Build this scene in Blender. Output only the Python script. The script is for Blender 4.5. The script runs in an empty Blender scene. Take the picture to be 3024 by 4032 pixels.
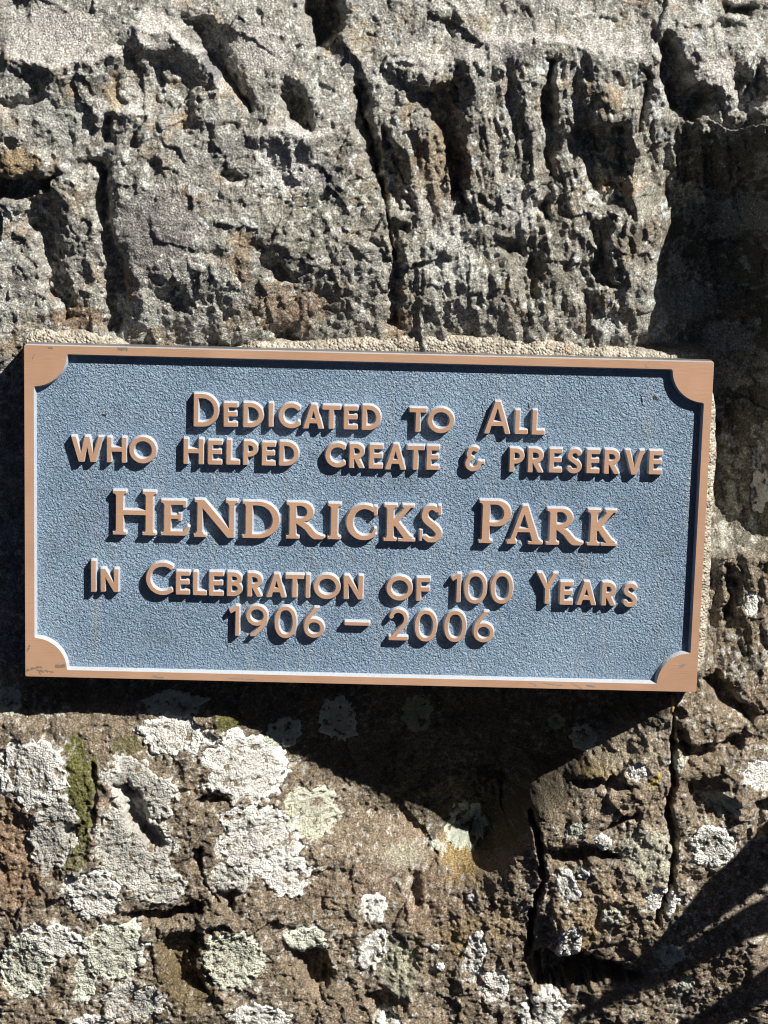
import bpy, math
import numpy as np
from mathutils import Vector
from mathutils.geometry import tessellate_polygon

# ------------------------------------------------------------------ camera, sky, sun, exposure
scene = bpy.context.scene
CAM_LOC = np.array([-0.00406, -1.05669, 0.22026])
CAM_ROT = (1.36926, -0.02615, -0.00628)
FOV_V = math.radians(24.0)
cam_data = bpy.data.cameras.new("camera")
cam = bpy.data.objects.new("camera", cam_data)
scene.collection.objects.link(cam)
cam.location = CAM_LOC.tolist()
cam.rotation_euler = CAM_ROT
cam_data.sensor_fit = 'VERTICAL'
cam_data.angle = FOV_V
cam_data.clip_start = 0.01
cam_data.clip_end = 100
scene.camera = cam

SUN = np.array([1.20, -1.0, 1.41]); SUN /= np.linalg.norm(SUN)      # towards the sun
EL = math.asin(SUN[2]); AZ = math.atan2(SUN[0], SUN[1])
world = bpy.data.worlds.new("World"); scene.world = world; world.use_nodes = True
wn = world.node_tree.nodes; wl = world.node_tree.links
sky = wn.new('ShaderNodeTexSky'); sky.sky_type = 'NISHITA'; sky.sun_disc = False
sky.sun_elevation = EL; sky.sun_rotation = AZ
sky.air_density = 0.06; sky.dust_density = 0.16; sky.ozone_density = 0.5   # deep clear sky
bg = wn['Background']; bg.inputs['Strength'].default_value = 0.05
wl.new(sky.outputs[0], bg.inputs[0])
sd = bpy.data.lights.new("sun", 'SUN'); sd.energy = 5.0; sd.angle = math.radians(0.5); sd.color = (1.0, 0.95, 0.87)
sun = bpy.data.objects.new("sun", sd); scene.collection.objects.link(sun)
sun.rotation_euler = Vector(SUN.tolist()).to_track_quat('Z', 'Y').to_euler()
sun.location = (1.3, -1.0, 1.2)
vs = scene.view_settings
vs.view_transform = 'Standard'; vs.look = 'None'; vs.gamma = 1.0; vs.use_curve_mapping = False
vs.exposure = 0.7
scene.cycles.filter_width = 1.1

# ------------------------------------------------------------------ photo pixel <-> place
# g = pixel in a 1659 x 2212 copy of the photograph, s = pixel of the full photograph
def rotm(rx, ry, rz):
    cx, sx, cy, sy, cz, sz = np.cos(rx), np.sin(rx), np.cos(ry), np.sin(ry), np.cos(rz), np.sin(rz)
    X = np.array([[1, 0, 0], [0, cx, -sx], [0, sx, cx]])
    Y = np.array([[cy, 0, sy], [0, 1, 0], [-sy, 0, cy]])
    Z = np.array([[cz, -sz, 0], [sz, cz, 0], [0, 0, 1]])
    return Z @ Y @ X
RM = rotm(*CAM_ROT)
FS = 2016 / math.tan(FOV_V / 2)
GS = 3024 / 1659.0
def to_g(x, y, z):
    dx, dy, dz = x - CAM_LOC[0], y - CAM_LOC[1], z - CAM_LOC[2]
    a = dx * RM[0, 0] + dy * RM[1, 0] + dz * RM[2, 0]
    b = dx * RM[0, 1] + dy * RM[1, 1] + dz * RM[2, 1]
    c = -(dx * RM[0, 2] + dy * RM[1, 2] + dz * RM[2, 2])
    return (1512 + FS * a / c) / GS, (2016 - FS * b / c) / GS
def from_s(sx, sy, depth=0.0):
    d = RM @ np.array([(sx - 1512) / FS, (2016 - sy) / FS, -1.0])
    t = (depth - CAM_LOC[1]) / d[1]
    return CAM_LOC + t * d
def from_g(gx, gy, depth=0.0):
    return from_s(gx * GS, gy * GS, depth)

PW, PH = 305.0, 151.4                                        # plaque, mm
PO = np.array([0, 0.010, -PH / 2000])                        # its origin

# ------------------------------------------------------------------ noise (numpy)
_rng = np.random.default_rng(7)
_G = _rng.uniform(0, 2 * np.pi, (256, 256)); _GX = np.cos(_G).astype(np.float32); _GY = np.sin(_G).astype(np.float32)
_JX = _rng.random((256, 256)).astype(np.float32); _JY = _rng.random((256, 256)).astype(np.float32); _JV = _rng.random((256, 256)).astype(np.float32)
def perlin(x, y, seed=0):
    x = x + seed * 37.17; y = y + seed * 91.73
    xi = np.floor(x).astype(np.int32); yi = np.floor(y).astype(np.int32)
    fx = x - xi; fy = y - yi
    u = fx * fx * fx * (fx * (fx * 6 - 15) + 10); v = fy * fy * fy * (fy * (fy * 6 - 15) + 10)
    def g(i, j):
        a, b = (xi + i) & 255, (yi + j) & 255
        return _GX[a, b] * (fx - i) + _GY[a, b] * (fy - j)
    n0 = g(0, 0) + u * (g(1, 0) - g(0, 0)); n1 = g(0, 1) + u * (g(1, 1) - g(0, 1))
    return (n0 + v * (n1 - n0)) * 1.5
def fbm(x, y, seed=0, octv=4, gain=0.5, ridged=False):
    s = 0; a = 1.0; t = 0
    for k in range(octv):
        n = perlin(x, y, seed + 3 * k)
        if ridged: n = 1 - 2 * np.abs(n)
        s = s + a * n; t += a; a *= gain; x = x * 2.03; y = y * 2.03
    return s / t
def worley(x, y, seed=0):
    x = x + seed * 17.3; y = y + seed * 71.9
    xi = np.floor(x).astype(np.int32); yi = np.floor(y).astype(np.int32)
    f1 = np.full(x.shape, 9.0, np.float32); f2 = f1.copy(); cid = np.zeros(x.shape, np.float32)
    for i in (-1, 0, 1):
        for j in (-1, 0, 1):
            a, b = (xi + i) & 255, (yi + j) & 255
            d = np.hypot(xi + i + _JX[a, b] - x, yi + j + _JY[a, b] - y)
            nearer = d < f1
            f2 = np.where(nearer, f1, np.minimum(f2, d))
            cid = np.where(nearer, _JV[a, b], cid); f1 = np.where(nearer, d, f1)
    return f1, f2, cid
def facet(x, y, seed=0, soft=0.75):
    """chipped planes: every cell a tilted facet, -1..1"""
    x = x + seed * 13.7; y = y + seed * 57.1
    xi = np.floor(x).astype(np.int32); yi = np.floor(y).astype(np.int32)
    f1 = np.full(x.shape, 9.0, np.float32); f2 = f1.copy(); out = np.zeros(x.shape, np.float32)
    for i in (-1, 0, 1):
        for j in (-1, 0, 1):
            a, b = (xi + i) & 255, (yi + j) & 255
            dx = x - (xi + i + _JX[a, b]); dy = y - (yi + j + _JY[a, b]); d = np.hypot(dx, dy); nearer = d < f1
            out = np.where(nearer, _GX[a, b] * dx + _GY[a, b] * dy + 0.7 * (_JV[a, b] - 0.5), out); f2 = np.where(nearer, f1, np.minimum(f2, d)); f1 = np.where(nearer, d, f1)
    return out * (1 - soft + soft * sstep(0.0, 0.28, f2 - f1))
def sstep(a, b, x):
    t = np.clip((x - a) / (b - a), 0, 1); return t * t * (3 - 2 * t)
def seg_dist(px, py, pts):
    best = np.full(px.shape, 1e9, np.float32)
    for (x0, y0), (x1, y1) in zip(pts[:-1], pts[1:]):
        dx, dy = x1 - x0, y1 - y0; L = dx * dx + dy * dy + 1e-9
        t = np.clip(((px - x0) * dx + (py - y0) * dy) / L, 0, 1)
        best = np.minimum(best, np.hypot(px - x0 - t * dx, py - y0 - t * dy))
    return best
def poly_sd(px, py, pts):
    d = seg_dist(px, py, list(pts) + [pts[0]])
    inside = np.zeros(px.shape, bool)
    n = len(pts)
    for i in range(n):
        x0, y0 = pts[i]; x1, y1 = pts[(i + 1) % n]
        if y0 == y1: continue
        c = ((y0 > py) != (y1 > py)) & (px < (x1 - x0) * (py - y0) / (y1 - y0) + x0)
        inside ^= c
    return np.where(inside, -d, d)

# ------------------------------------------------------------------ helpers for objects
def link(o, parent=None):
    scene.collection.objects.link(o)
    if parent: o.parent = parent
    return o
def empty(name, loc, label, cat, group=None):
    o = bpy.data.objects.new(name, None); o.empty_display_size = 0.02; link(o); o.location = loc
    o['label'] = label; o['category'] = cat
    if group: o['group'] = group
    return o
def mesh_np(name, verts, faces, mats, parent=None, smooth=True, mat_idx=None, color=None):
    me = bpy.data.meshes.new(name)
    verts = np.asarray(verts, np.float32); faces = np.asarray(faces, np.int32)
    nv, nf, k = len(verts), len(faces), faces.shape[1]
    me.vertices.add(nv); me.vertices.foreach_set('co', verts.ravel())
    me.loops.add(nf * k); me.loops.foreach_set('vertex_index', faces.ravel())
    me.polygons.add(nf); me.polygons.foreach_set('loop_start', np.arange(nf, dtype=np.int32) * k)
    for m in mats: me.materials.append(m)
    me.polygons.foreach_set('use_smooth', np.full(nf, smooth))
    if mat_idx is not None: me.polygons.foreach_set('material_index', np.asarray(mat_idx, np.int32))
    me.update(calc_edges=True)
    if color is not None:
        at = me.attributes.new('Col', 'FLOAT_COLOR', 'POINT')
        c = np.ones((nv, 4), np.float32); c[:, :3] = color; at.data.foreach_set('color', c.ravel())
    o = bpy.data.objects.new(name, me); link(o, parent); return o

class NT:
    def __init__(s, name):
        s.m = bpy.data.materials.new(name); s.m.use_nodes = True
        s.n = s.m.node_tree.nodes; s.l = s.m.node_tree.links; s.b = s.n['Principled BSDF']
    def node(s, t, **kw):
        n = s.n.new(t)
        for k, v in kw.items():
            if k in n.inputs: n.inputs[k].default_value = v
            else: setattr(n, k, v)
        return n
    def coord(s): 
        return s.node('ShaderNodeTexCoord').outputs['Object']
    def noise(s, scale, detail=3, rough=0.5, vec=None, **kw):
        n = s.node('ShaderNodeTexNoise', **kw); n.inputs['Scale'].default_value = scale; n.inputs['Detail'].default_value = detail; n.inputs['Roughness'].default_value = rough
        s.l.new(vec or s.coord(), n.inputs['Vector']); return n
    def vor(s, scale, feature='F1', vec=None):
        n = s.node('ShaderNodeTexVoronoi', feature=feature); n.inputs['Scale'].default_value = scale
        s.l.new(vec or s.coord(), n.inputs['Vector']); return n
    def ramp(s, fac, stops):
        r = s.node('ShaderNodeValToRGB'); e = r.color_ramp.elements
        while len(e) < len(stops): e.new(0.5)
        for q, (p, c) in zip(e, stops):
            q.position = p; q.color = (c[0], c[1], c[2], 1) if hasattr(c, '__len__') else (c, c, c, 1)
        s.l.new(fac, r.inputs[0]); return r.outputs[0]
    def mix(s, fac, a, b, mode='MIX'):
        m = s.node('ShaderNodeMix', data_type='RGBA', blend_type=mode)
        for sock, v in ((m.inputs[0], fac), (m.inputs[6], a), (m.inputs[7], b)):
            if isinstance(v, (int, float)): sock.default_value = v
            elif isinstance(v, tuple): sock.default_value = (*v, 1)
            else: s.l.new(v, sock)
        return m.outputs[2]
    def math(s, op, a, b=0.0):
        m = s.node('ShaderNodeMath', operation=op)
        for sock, v in ((m.inputs[0], a), (m.inputs[1], b)):
            if isinstance(v, (int, float)): sock.default_value = v
            else: s.l.new(v, sock)
        return m.outputs[0]
    def bump(s, h, dist, strength=1.0):
        b = s.node('ShaderNodeBump'); b.inputs['Distance'].default_value = dist; b.inputs['Strength'].default_value = strength
        s.l.new(h, b.inputs['Height']); s.l.new(b.outputs[0], s.b.inputs['Normal'])
    def col(s, c):
        if isinstance(c, tuple): s.b.inputs['Base Color'].default_value = (*c, 1)
        else: s.l.new(c, s.b.inputs['Base Color'])
    def mark(s, co, a, b, wd):
        """a scratch or spot from photo point a to b, wd mm wide, ragged"""
        A = from_s(*a) - PO; B = from_s(*b) - PO; mid = (A + B) / 2; L = float(np.linalg.norm(B - A)); an = math.atan2(B[2] - A[2], B[0] - A[0])
        v = s.node('ShaderNodeVectorMath', operation='SUBTRACT'); s.l.new(co, v.inputs[0]); v.inputs[1].default_value = mid.tolist()
        r = s.node('ShaderNodeVectorRotate', rotation_type='AXIS_ANGLE'); r.inputs['Axis'].default_value = (0, 1, 0); r.inputs['Angle'].default_value = an
        s.l.new(v.outputs[0], r.inputs['Vector']); x = s.node('ShaderNodeSeparateXYZ'); s.l.new(r.outputs[0], x.inputs[0])
        dx = s.math('MAXIMUM', s.math('SUBTRACT', s.math('ABSOLUTE', x.outputs[0]), L / 2), 0.0)
        d = s.math('SQRT', s.math('ADD', s.math('MULTIPLY', dx, dx), s.math('MULTIPLY', x.outputs[2], x.outputs[2])))
        n = s.math('MULTIPLY', s.math('SUBTRACT', s.noise(900, 3, 0.6, co).outputs['Fac'], 0.5), wd * 0.0028)
        return s.math('LESS_THAN', s.math('ADD', d, n), wd * 0.0005)
    def set(s, **kw):
        for k, v in kw.items(): s.b.inputs[k.replace('_', ' ')].default_value = v

# ------------------------------------------------------------------ materials
def mat_rock():
    t = NT('rock'); a = t.node('ShaderNodeAttribute', attribute_name='Col').outputs['Color']
    f = t.noise(1100, 3, 0.6).outputs['Fac']
    g = t.ramp(f, [(0.30, 0.34), (0.45, 0.80), (0.56, 1.12), (0.70, 2.0)])
    c = t.mix(1.0, a, g, 'MULTIPLY')
    h = t.noise(1000, 4, 0.65).outputs['Fac']
    t.col(c); t.set(Roughness=0.9); t.b.inputs['Specular IOR Level'].default_value = 0.25
    t.bump(h, 0.0017, 1.0); return t.m
def mat_lichen():
    t = NT('lichen'); a = t.node('ShaderNodeAttribute', attribute_name='Col').outputs['Color']
    f = t.noise(700, 4, 0.65).outputs['Fac']
    c = t.mix(1.0, a, t.ramp(f, [(0.25, 0.62), (0.5, 1.0), (0.75, 1.22)]), 'MULTIPLY')
    v = t.vor(1300).outputs['Distance']
    h = t.math('SUBTRACT', t.noise(900, 3, 0.6).outputs['Fac'], t.math('MULTIPLY', v, 0.5))
    t.col(c); t.set(Roughness=0.95); t.b.inputs['Specular IOR Level'].default_value = 0.1
    t.bump(h, 0.0010, 1.0); return t.m
def mat_paint():
    t = NT('blue_grey_paint')
    co = t.coord()
    n1 = t.noise(760, 3, 0.55, co, Distortion=0.9).outputs['Fac']
    n2 = t.noise(1500, 2, 0.5, co).outputs['Fac']
    h = t.math('ADD', n1, t.math('MULTIPLY', n2, 0.35))
    big = t.noise(18, 5, 0.65, co).outputs['Fac']
    c = t.mix(t.ramp(big, [(0.35, 0.0), (0.7, 1.0)]), (0.165, 0.25, 0.36), (0.25, 0.355, 0.48))
    sc = t.noise(160, 4, 0.7, co).outputs['Fac']
    c = t.mix(t.ramp(sc, [(0.66, 0.0), (0.74, 0.5)]), c, (0.09, 0.105, 0.11))
    mp = t.node('ShaderNodeMapping'); mp.inputs['Scale'].default_value = (1, 1, 0.07); t.l.new(co, mp.inputs[0])
    dr = t.noise(170, 3, 0.6, mp.outputs[0]).outputs['Fac']                       # faint water streaks and dust
    c = t.mix(t.ramp(dr, [(0.54, 0.0), (0.70, 0.60)]), c, (0.27, 0.33, 0.385))
    c = t.mix(t.ramp(t.noise(60, 5, 0.7, co).outputs['Fac'], [(0.56, 0.0), (0.70, 0.45)]), c, (0.13, 0.18, 0.22))
    for a, b, wd in (((2577, 1567), (2592, 1578), 1.3), ((2525, 1556), (2534, 1600), 0.5), ((2080, 1592), (2086, 1612), 0.7), ((400, 1636), (412, 1640), 0.6), ((2135, 1730), (2142, 1738), 0.6), ((500, 2290), (508, 2296), 0.5)):
        c = t.mix(t.mark(co, a, b, wd), c, (0.02, 0.02, 0.022))
    for a, b, wd in (((1121, 1860), (1124, 1950), 0.7), ((1958, 2402), (1962, 2448), 0.9), ((1712, 2165), (1714, 2200), 0.6)):
        c = t.mix(t.math('MULTIPLY', t.mark(co, a, b, wd), 0.5), c, (0.26, 0.24, 0.10))
    t.col(c); t.set(Roughness=0.42); t.b.inputs['Specular IOR Level'].default_value = 0.55
    t.bump(h, 0.0019, 1.0); return t.m
def mat_paint_side():
    t = NT('rim_lit_blue_grey_paint')
    c = t.mix(t.noise(300, 3).outputs['Fac'], (0.33, 0.37, 0.43), (0.45, 0.495, 0.55))  # the field's paint lightened, so sun-facing sides come out near white
    t.col(c); t.set(Roughness=0.38); t.bump(t.noise(900, 2).outputs['Fac'], 0.00025, 1.0); return t.m
def mat_edge():
    t = NT('tarnished_edge')
    c = t.mix(t.noise(120, 4, 0.6).outputs['Fac'], (0.10, 0.10, 0.11), (0.22, 0.20, 0.19))
    t.col(c); t.set(Roughness=0.5, Metallic=0.2); t.bump(t.noise(700, 3).outputs['Fac'], 0.0002, 1.0); return t.m
def mat_copper():
    t = NT('bare_bronze'); co = t.coord()
    mp = t.node('ShaderNodeMapping'); mp.inputs['Scale'].default_value = (0.06, 1, 1); t.l.new(co, mp.inputs[0])
    br = t.noise(2200, 2, 0.5, mp.outputs[0]).outputs['Fac']
    big = t.ramp(t.noise(34, 5, 0.65, co).outputs['Fac'], [(0.3, 0.0), (0.68, 1.0)])
    c = t.mix(big, (0.55, 0.33, 0.213), (0.67, 0.415, 0.275))
    c = t.mix(t.ramp(br, [(0.3, 0.0), (0.7, 0.22)]), c, (0.53, 0.335, 0.22))
    w = t.noise(95, 5, 0.72, co).outputs['Fac']
    c = t.mix(t.ramp(w, [(0.66, 0.0), (0.69, 0.7)]), c, (0.30, 0.24, 0.20))
    for a, b, wd in (((102, 2641), (159, 2626), 1.0), ((150, 2640), (172, 2646), 1.0), ((178, 2641), (208, 2646), 0.9), ((107, 2566), (117, 2539), 0.55), ((150, 2640), (160, 2656), 0.5), ((222, 2625), (250, 2622), 1.6), ((470, 1372), (492, 1372), 2.0), ((190, 1370), (200, 1372), 0.8), ((135, 1395), (128, 1412), 0.4), ((205, 1370), (206, 1374), .6)):
        c = t.mix(t.mark(co, a, b, wd), c, (0.30, 0.225, 0.165))
    for a, b, wd in ((2680, 2626), (2692, 2618), 1.2), ((2085, 2690), (2110, 2700), 0.5), ((2140, 2692), (2210, 2700), 0.4), ((2250, 2690), (2290, 2712), 0.4), ((2310, 2700), (2340, 2704), 0.8), ((900, 2670), (1000, 2676), 0.4), ((600, 2664), (640, 2668), 0.7):
        c = t.mix(t.mark(co, a, b, wd), c, (0.30, 0.29, 0.28))
    t.col(c); t.set(Roughness=0.42, Metallic=0.3); t.b.inputs['Specular IOR Level'].default_value = 0.35
    t.bump(br, 0.00006, 1.0); return t.m
def mat_mortar():
    t = NT('sand_mortar'); co = t.coord()
    v = t.vor(820, 'F1', co)
    c = t.ramp(t.math('FRACT', t.math('MULTIPLY', v.outputs['Color'], 1.0)), [(0.0, (0.12, 0.10, 0.08)), (0.2, (0.30, 0.26, 0.20)), (0.45, (0.42, 0.38, 0.31)), (0.75, (0.50, 0.47, 0.40)), (1.0, (0.68, 0.65, 0.58))])
    c = t.mix(t.ramp(t.noise(110, 4, 0.6, co).outputs['Fac'], [(0.45, 0.0), (0.68, 0.75)]), c, (0.20, 0.175, 0.14))
    t.col(c); t.set(Roughness=0.85)
    h = t.math('SUBTRACT', 1.0, v.outputs['Distance'])
    t.bump(h, 0.0009, 1.0); return t.m
def mat_plain(name, c1, c2, scale=200, rough=0.7):
    t = NT(name); t.col(t.mix(t.noise(scale, 3).outputs['Fac'], c1, c2)); t.set(Roughness=rough); return t.m
M_ROCK, M_LICHEN, M_PAINT, M_SIDE, M_EDGE, M_COPPER, M_MORTAR = mat_rock(), mat_lichen(), mat_paint(), mat_paint_side(), mat_edge(), mat_copper(), mat_mortar()
M_BARK = mat_plain('bark', (0.08, 0.06, 0.04), (0.16, 0.12, 0.08))
M_NEEDLE = mat_plain('dry_needle', (0.42, 0.20, 0.06), (0.62, 0.36, 0.13), 300)

# ------------------------------------------------------------------ boulder: depth behind the plaque's front plane (mm) from the photograph
CP = [
 # upper rock
 (0,-60,20),(400,-60,22),(800,-60,24),(1200,-60,23),(1659,-60,20),
 (40,40,20),(110,130,9),(330,80,10),(450,150,14),(600,60,18),(600,180,11),(800,80,17),(800,150,13),(950,60,18),(1100,40,20),(1100,110,8),(1280,110,7),(1300,20,20),(1450,70,7),(1600,110,5),(1659,60,14),(1640,225,6),(1540,200,7),
 (0,240,8),(120,250,9),(270,290,12),(400,300,6),(560,330,5),(680,300,4),(800,320,9),(900,280,6),(1100,260,5),(1280,230,6),(1395,260,5),
 (0,370,5),(120,380,6),(0,450,16),(90,470,12),(200,480,10),(350,450,4),(560,480,3),(740,480,3),(900,480,8),(1080,460,7),(1250,440,9),(1395,470,6),
 (0,600,10),(160,600,13),(350,590,3),(560,600,6),(760,600,6),(920,620,7),(1080,620,9),(1250,600,11),(1395,620,8),
 (0,700,10),(150,695,14),(400,715,12),(700,720,13),(1000,710,13),(1300,725,14),(1390,740,18),
 (15,760,11),(30,800,16),(0,850,18),
 # right hand recess, in the shade of the bulge beyond the frame
 (1440,300,20),(1450,420,28),(1480,520,33),(1550,420,34),(1600,520,38),(1640,420,30),(1450,640,30),(1520,660,36),(1640,650,38),(1480,740,36),(1600,760,42),
 (1600,900,42),(1600,1050,40),(1570,1140,38),(1640,1150,30),(1575,1195,17),(1640,1200,18),(1600,1300,15),(1570,1400,18),(1640,1420,14),
 # bulge beyond the right edge
 (1705,240,-18),(1700,330,-28),(1700,430,-30),(1705,540,-26),(1710,650,-9),(1710,780,6),(1700,900,13),(1690,1030,20),(1730,1120,12),(1800,400,-30),(1850,560,-24),(1850,800,4),(1800,150,8),(1900,250,-10),
 # behind the plaque
 (300,900,24),(800,900,22),(1200,900,24),(1450,900,30),(300,1250,26),(800,1250,26),(1200,1250,28),(1450,1200,26),
 (0,1000,26),(0,1200,27),(0,1400,24),(30,1480,22),
 # hollow under the plaque and the lower rock
 (20,1500,24),(0,1545,15),(150,1500,24),(150,1540,15),(300,1500,22),(300,1540,15),(420,1500,26),(480,1545,16),(560,1590,24),(560,1510,28),(620,1560,31),(700,1660,38),(750,1530,36),(820,1740,54),(800,1620,45),(940,1770,61),(900,1560,44),(950,1660,56),(1000,1790,72),(1000,1700,58),(1000,1600,48),(1080,1540,40),(1130,1630,56),(1180,1570,46),(1200,1510,38),(1215,1625,48),(1300,1500,30),(1310,1545,38),(1370,1510,26),(1115,1700,62),(1045,1798,78),(1078,1765,74),(1062,1822,76),(1015,1780,74),(1080,1650,62),
 (1440,1535,5),(1368,1592,7),(1275,1672,10),(1168,1757,11),(1108,1838,18),(1136,1794,14),(1112,1876,16),(1085,1878,20),(1430,1600,5),(1400,1700,6),(1310,1760,8),(1210,1830,13),(1520,1520,8),(1500,1600,3),(1600,1560,12),(1640,1700,10),
 (100,1640,6),(250,1700,7),(450,1660,12),(550,1760,18),(100,1850,8),(350,1880,14),(650,1850,28),(800,1850,38),(950,1870,46),(950,1930,34),(1040,1890,26),(1060,1930,27),
 (100,2050,12),(350,2080,20),(550,2080,24),(750,2050,34),(950,2080,32),(1090,2080,28),(1200,1900,15),(1350,1850,9),(1400,2000,13),(1250,2030,16),(1125,1880,24),(1110,1980,24),(1540,1850,12),(1600,2000,20),(1250,2165,34),(1450,2150,30),(1640,2150,26),
 (0,2240,18),(300,2240,24),(600,2240,30),(900,2240,32),(1200,2240,36),(1600,2240,34),
]
for k in range(13):                                           # the boulder rolls back outside the frame
    u = -0.55 + k * 0.175
    CP += [(u * 1659, -420, 62), (u * 1659, 2620, 60), (u * 1659, -900, 170), (u * 1659, 3100, 150)]
for k in range(9):
    v = k / 8 * 2212
    CP += [(-330, v, 42), (-800, v, 120)]
    if not 100 < v < 900: CP.append((2000, v, 30))
    CP += [(2450, v, 60), (2800, v, 130)]
CP = np.array(CP, float)
def rbf_grid():
    P = CP[:, :2] / 500; r = np.hypot(P[:, None, 0] - P[None, :, 0], P[:, None, 1] - P[None, :, 1])
    n = len(P); A = np.zeros((n + 1, n + 1)); A[:n, :n] = r - 0.012 * np.eye(n); A[:n, n] = 1; A[n, :n] = 1
    w = np.linalg.solve(A, np.concatenate([CP[:, 2], [0]]))
    gx = np.arange(-1500, 3300, 12.0); gy = np.arange(-1500, 3800, 12.0)
    X, Y = np.meshgrid(gx, gy); out = np.full(X.shape, w[n])
    for k in range(n): out += w[k] * np.hypot(X / 500 - P[k, 0], Y / 500 - P[k, 1])
    for _ in range(2):                                       # take the points' sharp tips off
        p = np.pad(out, 1, mode='edge'); out = (p[:-2, 1:-1] + p[2:, 1:-1] + p[1:-1, :-2] + p[1:-1, 2:] + 2 * out) / 6
    return gx, gy, out
RGX, RGY, RG = rbf_grid()
def base_depth(gx, gy):
    a = np.clip((gx - RGX[0]) / 12, 0, RG.shape[1] - 1.01); b = np.clip((gy - RGY[0]) / 12, 0, RG.shape[0] - 1.01)
    i = a.astype(int); j = b.astype(int); u = a - i; v = b - j
    return (RG[j, i] * (1 - u) + RG[j, i + 1] * u) * (1 - v) + (RG[j + 1, i] * (1 - u) + RG[j + 1, i + 1] * u) * v

# dark hollows: outline in g pixels, depth mm, softness px
HOLLOWS = [
 ([(664,-10),(728,-10),(736,50),(702,92),(676,110),(668,60)], 17, 10),
 ([(392,40),(430,42),(478,62),(494,150),(540,236),(492,190),(440,112)], 8, 10),
 ([(618,176),(650,190),(668,236),(676,268),(634,270),(604,214)], 9, 9),
 ([(768,180),(792,190),(800,270),(826,330),(836,440),(816,400),(786,310),(770,290)], 10, 9),
 ([(264,92),(310,100),(370,116),(424,146),(426,262),(390,286),(344,244),(288,180)], 4, 18),
 ([(-20,388),(60,388),(118,380),(106,402),(60,426),(-20,432)], 12, 8),
 ([(202,350),(222,352),(232,470),(262,570),(268,700),(232,712),(226,640),(230,560),(206,470)], 8, 12),
 ([(66,430),(110,428),(130,520),(150,610),(140,690),(104,640),(84,540)], 6, 14),
 ([(224,250),(240,250),(242,300),(222,302)], 5, 6),
 ([(902,196),(1000,166),(1000,260),(1002,350),(1004,440),(984,420),(958,300),(924,262)], 10, 12),
 ([(1178,130),(1194,132),(1200,230),(1206,340),(1196,380),(1172,346),(1172,240)], 9, 8),
 ([(1244,280),(1352,268),(1362,350),(1356,440),(1292,444),(1270,400)], 9, 12),
 ([(1384,140),(1398,142),(1400,250),(1386,280)], 6, 7),
 ([(830,286),(872,330),(884,442),(850,450),(826,380)], 6, 12),
 ([(852,474),(878,480),(868,600),(862,706),(842,700),(846,600)], 6, 10),
 ([(1154,430),(1196,436),(1194,482),(1160,486)], 6, 9),
 ([(1288,480),(1330,470),(1310,560),(1330,620),(1290,610)], 7, 10),
 ([(1076,510),(1128,520),(1130,560),(1080,552)], 6, 10),
 ([(1150,556),(1176,560),(1170,640),(1140,680),(1130,640)], 5, 10),
 ([(1420,100),(1446,70),(1470,110),(1490,170),(1540,200),(1500,260),(1450,240),(1432,180)], 12, 10),
 ([(1574,240),(1600,160),(1640,150),(1659,200),(1620,250)], 6, 12),
 ([(1560,10),(1640,20),(1630,36),(1570,40)], 7, 8),
 ([(1560,40),(1600,60),(1580,76),(1540,60)], 5, 8),
 ([(480,376),(506,372),(512,392),(490,394)], 4, 6),
 ([(380,616),(400,640),(396,672),(376,650)], 4, 8),
 ([(552,532),(600,560),(640,610),(600,610),(560,570)], 4, 10),
 ([(0,216),(60,206),(90,220),(60,236),(0,236)], 4, 8),
 ([(54,142),(90,160),(88,216),(66,200)], 4, 8),
 ([(600,720),(640,700),(650,740),(600,745)], 5, 8),
 # lower rock
 ([(248,1694),(280,1698),(320,1760),(352,1826),(330,1834),(284,1776)], 7, 8),
 ([(420,1726),(480,1722),(484,1732),(430,1740)], 4, 5),
 ([(268,1976),(340,1970),(440,1958),(444,1974),(350,1994),(280,1988)], 8, 7),
 ([(444,2008),(496,1994),(500,2006),(450,2022)], 5, 5),
 ([(340,2024),(430,2020),(420,2090),(440,2150),(380,2140),(360,2080)], 6, 14),
 ([(636,2056),(700,2060),(716,2110),(690,2150),(650,2120)], 9, 10),
 ([(136,1790),(166,1786),(160,1804),(138,1804)], 5, 5),
 ([(470,1920),(510,1926),(504,1960),(474,1950)], 5, 7),
 ([(416,1836),(436,1840),(440,1870),(420,1866)], 4, 5),
 ([(1154,2066),(1255,2072),(1384,2106),(1300,2122),(1230,2136),(1176,2146),(1160,2110)], 20, 6),
 ([(1190,1842),(1260,1838),(1290,1830),(1340,1852),(1270,1862),(1230,1870)], 8, 7),
 ([(1230,1690),(1350,1688),(1360,1706),(1260,1712)], 6, 6),
 ([(1300,1786),(1340,1776),(1380,1762),(1382,1770),(1320,1794)], 5, 4),
 ([(1484,1618),(1610,1596),(1600,1624),(1520,1650),(1490,1660)], 7, 10),
 ([(1490,1700),(1560,1690),(1570,1760),(1500,1770)], 6, 12),
 ([(1630,1730),(1690,1720),(1690,1800),(1640,1800)], 8, 10),
 ([(1520,1470),(1560,1456),(1590,1500),(1640,1540),(1620,1556),(1570,1520)], 7, 8),
 ([(886,1894),(910,1890),(914,1940),(896,1960),(880,1930)], 4, 8),
 ([(870,2060),(900,2050),(910,2100),(880,2110)], 3, 9),
 ([(1560,1220),(1590,1225),(1590,1330),(1562,1340)], 5, 8),
 ([(800,2150),(850,2150),(850,2200),(810,2200)], 5, 8),
]
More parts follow.
